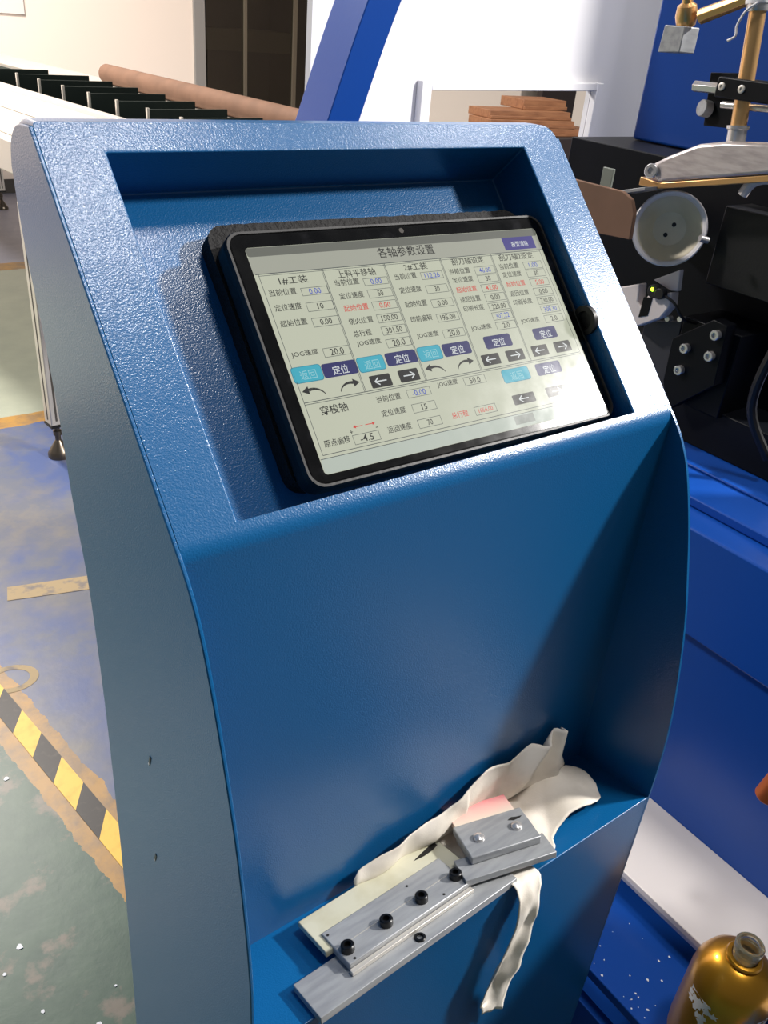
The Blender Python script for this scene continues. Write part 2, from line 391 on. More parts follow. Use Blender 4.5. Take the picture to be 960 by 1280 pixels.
# sloped face with recess
u0, u1, v0, v1, dp = .037, .3585, .010, .2286, .041
vb = .0065
outer = [(T, vb), (W - T, vb)] + [(W - T - RC + RC * math.cos(a), Lf - RC + RC * math.sin(a)) for a in [math.pi / 2 * k / 6 for k in range(7)]] + [(T + RL - RL * math.sin(a), Lf - RL + RL * math.cos(a)) for a in [math.pi / 2 * k / 6 for k in range(7)]]
b = MB(MF)
inn = [(u0, v0), (u1, v0), (u1, v1), (u0, v1)]
vo = [b.v((u, v, 0)) for u, v in outer]; vi = [b.v((u, v, 0)) for u, v in inn]; vd = [b.v((u, v, -dp)) for u, v in inn]
E1 = [b.bm.edges.new((vo[i - 1], vo[i])) for i in range(len(vo))] + [b.bm.edges.new((vi[i - 1], vi[i])) for i in range(4)]
bmesh.ops.triangle_fill(b.bm, use_beauty=True, use_dissolve=False, edges=E1)
for i in range(4): b.face([vi[i - 1], vi[i], vd[i], vd[i - 1]])
b.face(vd)
b.out('control_panel', 'blue', con, bevel=.0011, seg=3)
# bend and front panel
turn = math.pi / 2 - TH; rb_ = vb / math.tan(turn / 2)
c0 = S * vb - NN * rb_ * 1.0
rows = []
for k in range(11):
    a = turn * k / 10; d = NN * math.cos(a) - S * math.sin(a); q = c0 + d * rb_
    rows.append([(T, q.y, q.z), (W - T, q.y, q.z)])
yF = rows[-1][0][1]
rows.append([(T, yF, -.357), (W - T, yF, -.357)])
b = MB(); b.grid(rows); b.out('front_panel', 'blue', con, angle=.4)
b = MB(); b.grid([[(T, yF, -.357), (W - T, yF, -.357)], [(T, -.079, -.339), (W - T, -.079, -.339)], [(T, -.079, -.3415), (W - T, -.079, -.3415)]]); b.out('tool_ledge', 'blue', con, bevel=.0008)
b = MB(); b.grid([[(T, -.0788, -.3415), (W - T, -.0788, -.3415)], [(T, -.0788, -H), (W - T, -.0788, -H)]]); b.out('lower_front_panel', 'blue', con, smooth=False)
# cable grommet in the right wall of the recess, slots in the left side plate
g0 = Vector((u1 - .0005, .067, .058))
b = MB(); b.lathe(g0 + Vector((.0005, 0, 0)), (-1, 0, 0), [(.011, 0), (.011, .0035), (.007, .0035), (.006, .001)], 24); b.out('cable_grommet', 'black', con)
for (y, z, tl) in ((.062, -.198, .35), (.066, -.301, .35)):
    b = MB(); X = Matrix.Translation((0, y, z)) @ Matrix.Rotation(tl, 4, 'X'); b.box((-.0004, -.0011, -.0045), (.0004, .0011, .0045), X); sl = b.out('slot', 'screw', con)
    b = MB(); b.box((-.0006, -.0008, -.0062), (.0003, .0008, -.0042), X); b.out('paint_chip', 'dust', con)

# ------------------------------------------------------------------ tablet
TX = MF @ Matrix.Translation((.2245, .0982, -.012)) @ Matrix.Rotation(math.radians(-.7), 4, 'Z')
tb = thing('tablet_computer', 'tablet in a black case showing a machine settings page with chinese text', 'tablet', tuple(TX @ Vector((0, -.08, -.029))))
# foam pad with torn edge
pts = []
rr = random.Random(5)
for i, (px, py) in enumerate(rrect(.262, .174, .012, 6, -.002, .010)):
    pts.append((px, py))
dense = []
for i in range(len(pts)):
    a, c = Vector(pts[i - 1] + (0,)), Vector(pts[i] + (0,)); k = max(1, int((c - a).length / .004))
    for j in range(k):
        q = a.lerp(c, j / k); dense.append((q.x + rr.uniform(-.0003, .0003), q.y + rr.uniform(-.0004, .0004)))
dense = [(x, max(y, -.0795)) for x, y in dense]
b = MB(TX); b.prism([(x, y, -.0288) for x, y in dense], (0, 0, .0128)); b.out('backing_pad', 'foam', tb, smooth=False)
b = MB(TX); b.prism([(x, y, -.0158) for x, y in rrect(.264, .1655, .011, 6)], (0, 0, .0150)); b.out('case', 'black', tb, bevel=.003, seg=3)
b = MB(TX); ro, ri = rrect(.264, .1655, .011, 6), rrect(.2585, .160, .0095, 6)
b.grid([[(x, y, -.001) for x, y in ro], [(x, y, .0006) for x, y in rrect(.2625, .164, .0105, 6)], [(x, y, .0006) for x, y in rrect(.2595, .161, .0098, 6)], [(x, y, -.0006) for x, y in ri]], True); b.out('case_rim', 'black', tb)
b = MB(TX); b.prism([(x, y, -.0008) for x, y in rrect(.2585, .160, .0095, 6)], (0, 0, .0006)); b.out('glass_front', 'bezel', tb, smooth=False)
b = MB(TX); b.lathe((0, .0765, -.0001), (0, 0, 1), [(.0012, 0), (.0019, .00005), (.0019, .0001), (.0012, .0001)], 20); b.out('front_camera', 'groove', tb)
DW, DH = .2430, .1465
DX = TX @ Matrix.Translation((.0014 - DW / 2, -.0018 + DH / 2, -.0001)) @ Matrix.Diagonal((1, -1, 1, 1)) @ Matrix.Diagonal((DW / 245, DH / 148, 1, 1))   # millimetres, y down
def Q(x, y):
    w_ = 1 - 1.30662e-4 * x + 9.8e-6 * y; return .966998 * x / w_, (.00819 * x + 1.00145 * y) / w_
def QB(x0, y0, x1, y1):
    a, c = Q((x0 + x1) / 2, (y0 + y1) / 2); return a - (x1 - x0) / 2, c - (y1 - y0) / 2, a + (x1 - x0) / 2, c + (y1 - y0) / 2
def quad(b, x0, y0, x1, y1, z): b.face([b.v((x0, y0, z)), b.v((x0, y1, z)), b.v((x1, y1, z)), b.v((x1, y0, z))])
def rquad(b, x0, y0, x1, y1, z, r=1.6):
    b.face([b.v((x, y, z)) for x, y in rrect(x1 - x0, y1 - y0, r, 4, (x0 + x1) / 2, (y0 + y1) / 2)][::-1])
b = MB(DX); b.face([b.v((x, y, 0.00002)) for x, y in rrect(245, 148, 2.5, 5, 122.5, 74)][::-1]); disp = b.out('display', 's_page', tb, smooth=False, recalc=False)
def flat(name, m, fn, label=None):
    b = MB(DX); fn(b); o = b.out(name, m, disp, smooth=False, recalc=False)
    if label: o['label'] = label
    return o
flat('status_bar', 's_stat', lambda b: rquad(b, .2, .2, 244.8, 6.2, .00004, 1.5))
flat('title_bar', 's_head', lambda b: quad(b, 0, 6.2, 245, 17.9, .00004))
flat('footer_bar', 's_foot', lambda b: rquad(b, .3, 138.4, 244.7, 147.8, .00004, 2))
# grid lines
def line(b, x0, y0, x1, y1, wd=.35, z=.00008):
    d = Vector((x1 - x0, y1 - y0, 0)).normalized(); n_ = Vector((-d.y, d.x, 0)) * wd / 2
    P = [Vector((x0, y0, z)) + n_, Vector((x1, y1, z)) + n_, Vector((x1, y1, z)) - n_, Vector((x0, y0, z)) - n_]
    b.face([b.v(p) for p in P])
def glines(b):
    line(b, 1, 17.9, 244, 17.9, .5); line(b, 3, 19.1, 242, 19.1, .3)
    for x in (48.6, 96.9, 144.9, 192.2): line(b, x, 18, x - 1.0, 102.5, .4); line(b, x - .9, 18, x - 1.9, 102.5, .3)
    line(b, 3, 102.6, 241, 102.6, .45); line(b, 3, 103.9, 241, 103.9, .35)
    line(b, 3, 18, 3, 136.2, .35); line(b, 241.5, 18, 241.5, 136.2, .35)
    line(b, 3, 136.2, 241.5, 136.2, .4); line(b, .5, 138.4, 244.5, 138.4, .4)
flat('grid_lines', 's_line', glines)['kind'] = 'stuff'
# value fields
FB = []; vals = {'s_ink': [], 's_blue': [], 's_red': [], 's_white': [], 's_pale': []}
def field(x, y, s, c='s_ink', wd=19.4, hh=6.1, k=1.0): FB.append((x, y, x + wd, y + hh)); vals[c].append((s, x + wd / 2, y + hh / 2, len(s) * 2.15 * k, 3.9 * k))
def text(x, ybase, s, wd, hh, c='s_ink'): vals[c].append((s, x + wd / 2, ybase - hh / 2 + .3, wd, hh))
# column 1..5
text(15.9, 25.6, '1#工装', 20.3, 5.4)
for yy, s, v, c in ((32.6, '当前位置', '0.00', 's_blue'), (42.6, '定位速度', '10', 's_ink'), (53.1, '起始位置', '0.00', 's_ink'), (73.6, 'JOG速度', '20.0', 's_ink')):
    text(6.2, yy, s, 18.8, 4.5); field(29, yy - 3.6 if s != 'JOG速度' else yy - 3.8, v, c, hh=6.1 if s != '当前位置' else 5.4, k=1.15 if 'JOG' in s else 1)
text(59.5, 24.4, '上料平移轴', 29.7, 5.4)
for yy, s, v, c, y0 in ((29.6, '当前位置', '0.00', 's_blue', 26.2), (38.9, '定位速度', '50', 's_ink', 34.2), (47.4, '起始位置', '0.00', 's_red', 42.7), (56.5, '烧火位置', '150.00', 's_ink', 51.7), (65.0, '总行程', '301.50', 's_ink', 60.3), (71.8, 'JOG速度', '20.0', 's_ink', 69.2)):
    text(55.2, yy, s, 18.6 if len(s) > 3 else 13.8, 4.5, 's_red' if c == 's_red' else 's_ink'); field(77.6, y0, v, c, k=1.15 if 'JOG' in s else 1, hh=5.2 if y0 < 27 else 6.1)
text(113.4, 23.2, '2#工装', 19.9, 5.4)
for yy, s, v, c, y0 in ((29.0, '当前位置', '112.26', 's_blue', 25.2), (38.8, '定位速度', '30', 's_ink', 35.0), (49.1, '起始位置', '0.00', 's_ink', 45.4), (59.8, '印前偏转', '195.00', 's_ink', 56.0), (71.8, 'JOG速度', '20.0', 's_ink', 67.6)):
    text(103.2, yy, s, 18.2, 4.5); field(125.2, y0, v, c, wd=18.9, k=1.15 if 'JOG' in s else 1, hh=5.6 if y0 < 27 else 6.1)
text(155.4, 21.9, '刮刀轴设定', 30, 5.2)
text(199.4, 21.6, '刮刀轴2设定', 34.6, 5.2)
for xo, xf, V in ((150.4, 173.2, ('46.00', '30', '42.00', '0.00', '220.00', '307.22', '2.0')), (197.0, 220.4, ('1.00', '30', '5.00', '0.00', '230.00', '308.30', '2.0'))):
    for yy, s, y0, v, c in zip((28.6, 35.0, 42.4, 49.8, 56.6, None, 71.3), ('当前位置', '定位速度', '起始位置', '返回位置', '印刷长度', None, 'JOG速度'), (24.6, 31.0, 38.1, 45.4, 52.4, 59.5, 66.9), V, ('s_blue', 's_ink', 's_red', 's_ink', 's_ink', 's_blue', 's_ink')):
        if s: text(xo, yy - (.6 if xo > 190 else 0), s, 18.6, 4.4, 's_red' if c == 's_red' else 's_ink')
        field(xf, y0 - (.7 if xo > 190 else 0), v, c, wd=19.0, hh=6.0)
# lower block
text(12.2, 111.6, '穿梭轴', 19.4, 6.0)
text(6.8, 131.3, '原点偏移', 18.5, 4.6); field(28.0, 127.1, '-4.5', k=1.15, hh=6.3)
for yy, s, v, c, y0 in ((109.7, '当前位置', '-0.00', 's_blue', 104.6), (119.1, '定位速度', '15', 's_ink', 114.4), (130.0, '返回速度', '70', 's_ink', 125.0)):
    text(54.6, yy, s, 18.6, 4.5); field(78.9, y0, v, c, hh=5.6 if y0 < 110 else 6.1, wd=19.0)
text(104.8, 106.6, 'JOG速度', 17.5, 4.5); field(127.5, 102.3, '50.0', wd=19.0, k=1.1)
text(107.2, 128.7, '总行程', 13.9, 4.5, 's_red'); field(127.2, 123.5, '1664.00', 's_red', wd=19.0, k=.85)
text(96.7, 12.6, '各轴参数设置', 48, 7.6)
text(27.0, 126.0, '+', 2.2, 2.2); text(46.6, 125.0, '-', 1.8, .5)
def ringf(b, x0, y0, x1, y1, wd=.3, z=.00008):
    A = [b.v(p) for p in ((x0, y0, z), (x0, y1, z), (x1, y1, z), (x1, y0, z))]; B = [b.v(p) for p in ((x0 + wd, y0 + wd, z), (x0 + wd, y1 - wd, z), (x1 - wd, y1 - wd, z), (x1 - wd, y0 + wd, z))]
    for i in range(4): b.face([A[i - 1], A[i], B[i], B[i - 1]])
for f_ in FB: flat('value_field', 's_line', lambda b: ringf(b, *QB(*f_)))
# buttons
for x0, y0, x1, y1, m, s, c in ((2.4, 79.8, 22.4, 89.5, 's_cyan', '返回', 's_pale'), (23.8, 79.7, 48.7, 89.0, 's_navy', '定位', 's_white'), (50.6, 79.2, 70.2, 88.6, 's_cyan', '返回', 's_pale'), (72.5, 78.3, 97.0, 87.4, 's_navy', '定位', 's_white'),
                             (99.2, 77.7, 118.0, 87.3, 's_cyan', '返回', 's_pale'), (119.8, 77.4, 144.0, 86.7, 's_navy', '定位', 's_white'), (157.2, 76.0, 182.2, 85.5, 's_navy', '定位', 's_white'), (204.0, 75.0, 227.2, 84.0, 's_navy', '定位', 's_white'),
                             (162.0, 101.8, 186.6, 111.0, 's_cyan', '返回', 's_pale'), (193.6, 101.0, 218.4, 110.1, 's_navy', '定位', 's_white'), (209.0, 3.9, 240.4, 14.1, 's_purp', '报警清除', 's_white')):
    lx, ly = (x0 + x1) / 2 + .3, (y0 + y1) / 2 + .6
    r = 1.7 if y0 > 20 else .05; x0, y0, x1, y1 = QB(x0, y0, x1, y1)
    if m == 's_cyan':
        o = flat('button_edge', 's_cyan2', lambda b: rquad(b, x0 - .5, y0 - .4, x1 + .5, y1 + .5, .00006, 2))
    flat('button', m, lambda b: rquad(b, x0, y0, x1, y1, .00008, r))
    wd = 11.5 if len(s) == 2 else 17
    vals[c].append((s, lx, ly, wd, 6.0 if len(s) == 2 else 4.4))
def arrow(b, x0, x1, y, z, wd=.75, hd=3.0):
    line(b, x0, y, x1, y, wd, z); s_ = 1 if x1 > x0 else -1
    line(b, x1 + .2 * s_, y, x1 - hd * s_, y - hd * .8, wd, z); line(b, x1 + .2 * s_, y, x1 - hd * s_, y + hd * .8, wd, z)
AR = ((54.9, 91.8, 70.8, 100.2, -1), (77.7, 91.0, 93.6, 99.4, 1), (149.4, 88.9, 165.7, 97.0, -1), (172.0, 88.3, 188.7, 96.6, 1), (196.7, 87.7, 212.4, 95.9, -1), (219.1, 87.0, 235.6, 95.5, 1), (162.8, 120.3, 183.6, 127.6, -1), (195.0, 119.0, 215.8, 126.5, 1))
for x0, y0, x1, y1, s_ in AR:
    x0, y0, x1, y1 = QB(x0, y0, x1, y1)
    flat('arrow_button', 's_dark', lambda b: rquad(b, x0, y0, x1, y1, .00008, .9))
    xm, ym = (x0 + x1) / 2, (y0 + y1) / 2
    flat('arrow', 's_white', lambda b: arrow(b, xm - 4.4 * s_, xm + 4.4 * s_, ym, .00012))
def curved(b, x, y, s_):
    N_ = 10; P = []
    for k in range(N_ + 1):
        a = math.radians(200 + 88 * k / N_) if s_ > 0 else math.radians(340 - 88 * k / N_)
        P.append(Vector((x + 8.5 * math.cos(a) + (s_ * 2.4), y + 1.2 + 7.2 * math.sin(a) + 3.5, .00008)))
    for k in range(N_):
        wd = .5 + 1.5 * (k / N_); d = (P[k + 1] - P[k]).normalized(); n_ = Vector((-d.y, d.x, 0)) * wd / 2; wd2 = .5 + 1.5 * ((k + 1) / N_); n2_ = Vector((-d.y, d.x, 0)) * wd2 / 2
        b.face([b.v(p) for p in (P[k] + n_, P[k + 1] + n2_, P[k + 1] - n2_, P[k] - n_)])
    e = P[-1]; b.face([b.v(p) for p in (e + Vector((0, -2.6, 0)), e + Vector((s_ * 4.8, .4, 0)), e + Vector((0, 2.8, 0)))])
for x, y, s_ in ((14.5, 97.0, -1), (37.0, 96.6, 1), (110, 94.4, -1), (132.4, 93.8, 1)):
    x, y = Q(x, y)
    flat('turn_arrow', 's_ink', lambda b: curved(b, x, y, s_))
def reds(b):
    for x0, x1 in ((36.6, 31.5), (38.6, 43.8)):
        line(b, x0, 123.2, x1, 123.2, .5); s_ = 1 if x1 > x0 else -1
        b.face([b.v(p) for p in ((x1, 122.1, .0001), (x1 + 2 * s_, 123.2, .0001), (x1, 124.3, .0001))])
flat('red_arrows', 's_red', reds)
flat('input_patch', 's_grey', lambda b: quad(b, 155.4, 139.4, 173.8, 145.6, .00007))
# lettering: one mesh for each colour
dg_jobs = []
for c, items in vals.items():
    bmT = bmesh.new()
    for s, xm, ym, wd, hh in items:
        xm, ym = Q(xm, ym)
        cu = bpy.data.curves.new('lettering', 'FONT'); cu.body = s; cu.size = 1.0; cu.resolution_u = 2; cu.fill_mode = 'FRONT'; cu.offset = 0.006
        ob = bpy.data.objects.new('lettering', cu); COL.objects.link(ob)
        bpy.context.view_layer.update()
        me = bpy.data.meshes.new_from_object(ob.evaluated_get(bpy.context.evaluated_depsgraph_get()))
        bpy.data.objects.remove(ob); bpy.data.curves.remove(cu)
        if len(me.vertices) == 0: continue
        xs_ = [v.co.x for v in me.vertices]; ys_ = [v.co.y for v in me.vertices]
        ax, bx, ay, by = min(xs_), max(xs_), min(ys_), max(ys_); sx = wd / max(bx - ax, 1e-4); sy = hh / max(by - ay, 1e-4)
        if s in ('+', '-'): pass
        for v in me.vertices:
            v.co = DX @ Vector((xm + (v.co.x - (ax + bx) / 2) * sx, ym - (v.co.y - (ay + by) / 2) * sy, .00016))
        bmT.from_mesh(me); bpy.data.meshes.remove(me)
    b = MB(); b.bm.free(); b.bm = bmT
    lo_ = b.out({'s_ink': 'black_lettering', 's_blue': 'blue_lettering', 's_red': 'red_lettering', 's_white': 'white_lettering', 's_pale': 'pale_lettering'}[c], c, disp, smooth=False, recalc=False); lo_['kind'] = 'stuff'
# film over the glass
b = MB(TX); b.grid([[(-.1285 + .257 * i / 24, -.0795 + .159 * j / 16, .00045) for i in range(25)] for j in range(17)]); b.out('protective_film', 'film', tb, recalc=False)

# ------------------------------------------------------------------ tools on the ledge
LB = Vector((0, .079, -.018)).normalized(); LN = Vector((0, -LB.z, LB.y))
ML = frame((0, -.079, -.339), (1, 0, 0), LB, LN)       # a along the ledge, b to the back, c up
def LF(x, y, z, rot=0, tilt=0): return ML @ Matrix.Translation((x, y, z)) @ Matrix.Rotation(math.radians(rot), 4, 'Z') @ Matrix.Rotation(math.radians(tilt), 4, 'X')
def socket_screw(X, x, y, z, parent, r=.0050, h=.0055):
    b = MB(X); b.lathe((x, y, z), (0, 0, 1), [(r, 0), (r, h - .0007), (r - .0007, h), (r * .52, h), (r * .50, h - .0035), (0, h - .0035)], 22); return b.out('socket_screw', 'screw', parent)
X1 = LF(.142, .0, .0008, 2.2)
sq = thing('printing_squeegee', 'long aluminium squeegee holder with four black socket screws and cream rubber blade', 'squeegee', tuple(X1 @ Vector((0, .03, 0))))
b = MB(X1); b.box((-.094, -.004, 0), (.093, .030, .006)); b.out('base_bar', 'alu', sq, bevel=.0005)
b = MB(X1); b.box((-.059, .0075, .0062), (.057, .0115, .0095)); b.out('clamp_step', 'alurail', sq, bevel=.0004)
b = MB(X1); b.box((-.058, .0118, .0064), (.0565, .0475, .0130)); cp = b.out('clamp_plate', 'alu', sq, bevel=.0008)
b = MB(X1); b.box((-.0575, .0285, .01295), (.056, .0290, .01325)); b.out('scribed_line', 'alurail', cp)
b = MB(X1); b.box((-.064, .0325, .0064), (.070, .0690, .0115)); bl = b.out('rubber_blade', 'rubber', sq, bevel=.0006); bl['label'] = 'cream coloured rubber blade with an ink stain'
b = MB(X1); b.prism([(.040, .0590, .01145), (.050, .0575, .01145), (.060, .0580, .01145), (.0665, .0600, .01145), (.066, .0640, .01145), (.058, .0630, .01145), (.048, .0610, .01145)], (0, 0, .0002)); b.out('ink_stain', 'stain', bl, smooth=False)
for x in (-.0515, -.0165, .0175, .0525): socket_screw(X1, x, .0230, .0130, sq)
socket_screw(X1, -.002, .0025, .006, sq, .0045, .0012)
for x, y in ((.018, .041), (-.052, .014), (-.055, .043), (.034, .016)):
    b = MB(X1); b.lathe((x, y, .01295), (0, 0, 1), [(.0011, 0), (.0011, .0002)], 8); b.out('ink_spot', 'stain', cp)
X2 = LF(.2425, .0280, .0120, -16.0, 3.0)
s2 = thing('small_squeegee', 'short aluminium squeegee holder with two silver screws and pink-edged blade on the cloth', 'squeegee', tuple(X2 @ Vector((0, 0, 0))))
b = MB(X2); b.box((-.042, -.026, 0), (.038, -.0035, .006)); b.box((-.029, -.0035, 0), (.033, .020, .006)); b.out('base_bar', 'alu', s2, bevel=.0005)
b = MB(X2); b.box((-.031, -.0135, .0064), (.031, .0225, .0135)); cp2 = b.out('clamp_plate', 'alu', s2, bevel=.0009)
b = MB(X2); b.box((-.0285, .0040, .0066), (.0265, .0430, .0120))
bl2 = b.out('rubber_blade', 'pink', s2, bevel=.0006); bl2['label'] = 'translucent blade with a pink working edge'
at = bl2.data.attributes.new('tint', 'FLOAT', 'POINT')
inv2 = (Matrix.Translation((0, 0, H)) @ X2).inverted()
for v in bl2.data.vertices:
    p = inv2 @ (v.co + ROOT[s2.name]); at.data[v.index].value = 1.0 if p.y > .03 else 0.0
for x in (-.0165, .0175):
    b = MB(X2); b.lathe((x, .0035, .0135), (0, 0, 1), [(.0048, 0), (.0048, .0008), (.0042, .0022), (.0022, .0034), (0, .0036)], 20); b.out('dome_screw', 'steel', s2)
b = MB(X2); b.prism([(.014, .0125, .01355), (.019, .0105, .01355), (.0250, .0115, .01355), (.0275, .0130, .01355), (.022, .0135, .01355), (.0185, .0145, .01355)], (0, 0, .0002)); b.out('ink_stain', 'stain', cp2, smooth=False)

# cloth: on the ledge, up the wall behind it, with a strip over the front edge
cl = thing('cleaning_cloth', 'crumpled white cotton cloth under the squeegees with a strip hanging down', 'cloth', (.26, -.05, -.345))
def interp(tbl, a):
    for (x0, y0), (x1, y1) in zip(tbl[:-1], tbl[1:]):
        if a <= x1: return y0 + (y1 - y0) * (a - x0) / (x1 - x0)
    return tbl[-1][1]
hi = [(.126, .078), (.134, .094), (.154, .101), (.190, .107), (.215, .110), (.236, .119), (.262, .130), (.296, .127), (.312, .133), (.330, .131), (.344, .140), (.349, .132), (.356, .100), (.368, .066)]
lo = [(.130, .076), (.16, .070), (.19, .069), (.212, .060), (.216, .033), (.24, .032), (.268, .004), (.286, .006), (.290, .014), (.300, .018), (.318, .020), (.340, .016), (.358, .020), (.368, .034)]
NA, NB = 120, 40; rows = []
for i in range(NA + 1):
    a = .130 + (.368 - .130) * i / NA; s0, s1 = interp(lo, a), interp(hi, a); row = []
    for j in range(NB + 1):
        tt = j / NB; s_ = s0 + (s1 - s0) * tt
        f = noise.noise(Vector((a * 26 + s_ * 20, s_ * 26 - a * 12, 1.3))) * .5 + noise.noise(Vector((a * 62, s_ * 62, 4.1))) * .22
        ridge = abs(noise.noise(Vector((a * 34 - s_ * 30, s_ * 8, 7.7))))
        d = .0030 + .006 * max(0, f + .3) + .0035 * ridge
        if a < .24 and s_ > .076: d += .003 * math.sin(math.pi * min(1, (s_ - .076) / max(s1 - .076, .01))) * (1 + .3 * math.sin(a * 130))
        wr = min(1, max(0, (a - .285) / .02))
        # the broad flap at the right: long folds fanning from the top corner
        ang = math.atan2(.345 - a, .150 - s_)
        d = d * (1 - .6 * wr) + wr * (.006 + .0055 * math.sin(ang * 9 + .6) + .004 * math.sin(math.pi * tt))
        if a > .352: d += .006 * (a - .352) / .016
        d = max(d, .0022)
        aa = a + .003 * noise.noise(Vector((s_ * 40, a * 9, 2)))
        # flat below the tools
        if a < .215 and s_ < .069: d = .002
        if .205 < a < .292 and s_ < .058: d = min(d, .0085)
        bend = .070; rad = .016
        if s_ <= bend: p = ML @ Vector((aa, s_, d))
        else:
            up = s_ - bend
            wy = yF - .0025 - d; wz = -.354 + up
            p = Vector((aa, wy, wz)).lerp(ML @ Vector((aa, bend + min(up, .006), d)), max(0, 1 - up / rad) ** 2)
        row.append(tuple(p))
    rows.append(row)
b = MB(); b.grid(rows); b.out('cloth_body', 'cloth', cl, solid=.0009, angle=3.2)
rows = []
for i in range(49):
    tt = i / 48; row = []
    # path: on the ledge, over the edge, down the lower panel
    s_ = -.022 + tt * .178
    xc = .239 + .006 * math.sin(tt * 6) - .006 * tt + .003 * max(0, tt - .6)
    hw = .0115 + .0015 * math.sin(tt * 9 + 1) + .0055 * tt
    for j in range(13):
        q = (j / 12 - .5) * 2
        wv = .0034 * abs(q - .35 * math.sin(tt * 8)) + .0012 * math.sin(q * 3.2 + tt * 7) + .0022 * noise.noise(Vector((q * 1.4, tt * 9, 3))) + .0022
        if s_ < 0: p = ML @ Vector((xc + q * hw, -s_ - .0028, .0026 + wv * .25))
        else:
            p = Vector((xc + q * hw - .010 * max(0, s_ - .1) * q, -.0835 - wv - .003 * math.sin(min(s_ * 25, math.pi)), -.3385 - s_ - .006 * q * (1 if tt > .9 else 0) - .010 * (q + 1) * max(0, tt - .85) / .15 * .6))
            if s_ < .008:
                k = s_ / .008; p = (ML @ Vector((xc + q * hw, -.0028 - .0035 * k, .0026 + wv * .25))).lerp(p, k * k)
        row.append(tuple(p))
    rows.append(row)
b = MB(); b.grid(rows); b.out('hanging_strip', 'cloth', cl, solid=.0008, angle=3.2)

# ------------------------------------------------------------------ printing machine beside the console
pm = thing('printing_machine', 'large blue printing machine with stepped bed, white guard and brass print arm', 'machine', (.85, .2, -H))
Y0, Y1 = -.36, .92; YT = -.55
def bx(name, lo, hi, m, parent=pm, bevel=.0015): b = MB(); b.box(lo, hi); return b.out(name, m, parent, bevel=bevel)
bx('bed_beam', (.664, Y0, -.367), (1.10, Y1, -.235), 'mblue', bevel=.003)
bx('bed_plate', (.706, Y0, -.2345), (1.10, Y1, -.2225), 'mblue', bevel=.002)
bx('added_shade_strip', (.772, Y0, -.2224), (.786, Y1, -.2185), 'mblue')  # added strip, its own shade standing in for a dark band along the bed
bx('lower_panel', (.69, Y0, -.80), (1.10, Y1, -.3672), 'mblue')
bx('base_frame', (.72, Y0, -H), (1.10, Y1, -.8002), 'mblue')
b = MB(); b.box((.565, YT, -.662), (.6898, .10, -.652)); tr = b.out('tray', 'tray', pm, bevel=.0012); tr['label'] = 'white enamelled tray'
bx('tray_lip', (.5665, YT, -.6695), (.5735, .10, -.6622), 'alurail', tr)
b = MB(); b.box((.463, YT, -.715), (.6898, .10, -.70)); sh = b.out('lower_shelf', 'mblue', pm, bevel=.0015)
b = MB(); rr = random.Random(9)
for i in range(70):
    x, y, r = rr.uniform(.468, .56), rr.uniform(-.35, .08), rr.choice([.0006, .0008, .001, .0014])
    b.prism([(x + r * math.cos(a) * rr.uniform(.6, 1.3), y + r * math.sin(a) * rr.uniform(.6, 1.6), -.69995) for a in [k * math.pi / 3 for k in range(6)]], (0, 0, .0002))
o = b.out('dust_flecks', 'dust', sh, smooth=False); o['kind'] = 'stuff'
bx('foot_beam', (.462, YT, -.86), (.476, .10, -.762), 'mblue', bevel=.001)
bx('foot_beam_back', (.49, YT, -.98), (.6898, .10, -.86), 'mblue')
# copper rod by the tray
b = MB(); b.lathe((.624, -.095, -.462), (.05, -.12, .7), [(.010, 0), (.0125, .003), (.0125, .16)], 24); b.out('copper_rod', 'copper', pm)
bx('rod_bracket', (.622, -.145, -.345), (.6639, -.105, -.335), 'mblue')
# back panel and dark cavity
bx('back_panel', (1.0, .22, .108), (1.03, .57, .37), 'mblue', bevel=.004)
bx('cavity_block', (.90, .13, -.2223), (1.06, .60, .107), 'blackm')
bx('carriage_block', (.83, .06, -.2223), (.899, .30, -.165), 'blackm')
bx('carriage_block', (.828, .305, -.2223), (.899, .56, -.12), 'black')
bx('guide_block', (.845, .18, -.02), (.899, .285, .075), 'black')
bx('added_shadow_block', (.80, -.40, -.2223), (.88, .04, -.02), 'blackm')  # out of view, added to cast shadow on the console's lower front
# bolted plate
def ypoly(name, pts, x0, x1, m, parent=pm, bevel=.001): b = MB(); b.prism([(x0, y, z) for y, z in pts], (x1 - x0, 0, 0)); return b.out(name, m, parent, bevel=bevel)
bp_ = ypoly('bolt_plate', [(.281, -.086), (.231, -.046), (.211, -.048), (.206, -.123), (.262, -.178), (.278, -.143)], .80, .82, 'blackm')
bx('plate_bracket', (.82, .20, -.17), (.899, .285, -.06), 'blackm')
for y, z in ((.221, -.062), (.257, -.091), (.221, -.089), (.257, -.120)):
    b = MB(); b.lathe((.80, y, z), (-1, 0, 0), [(.0062, 0), (.0062, .0065), (.0055, .0072), (.0034, .0072), (.0033, .004), (0, .004)], 18); b.out('bolt', 'steel', bp_)
ypoly('side_plate', [(.345, -.085), (.290, -.070), (.283, -.150), (.300, -.2222), (.345, -.2222)], .825, .835, mat('grey_cast_plate', (62, 62, 66), .45, .3))
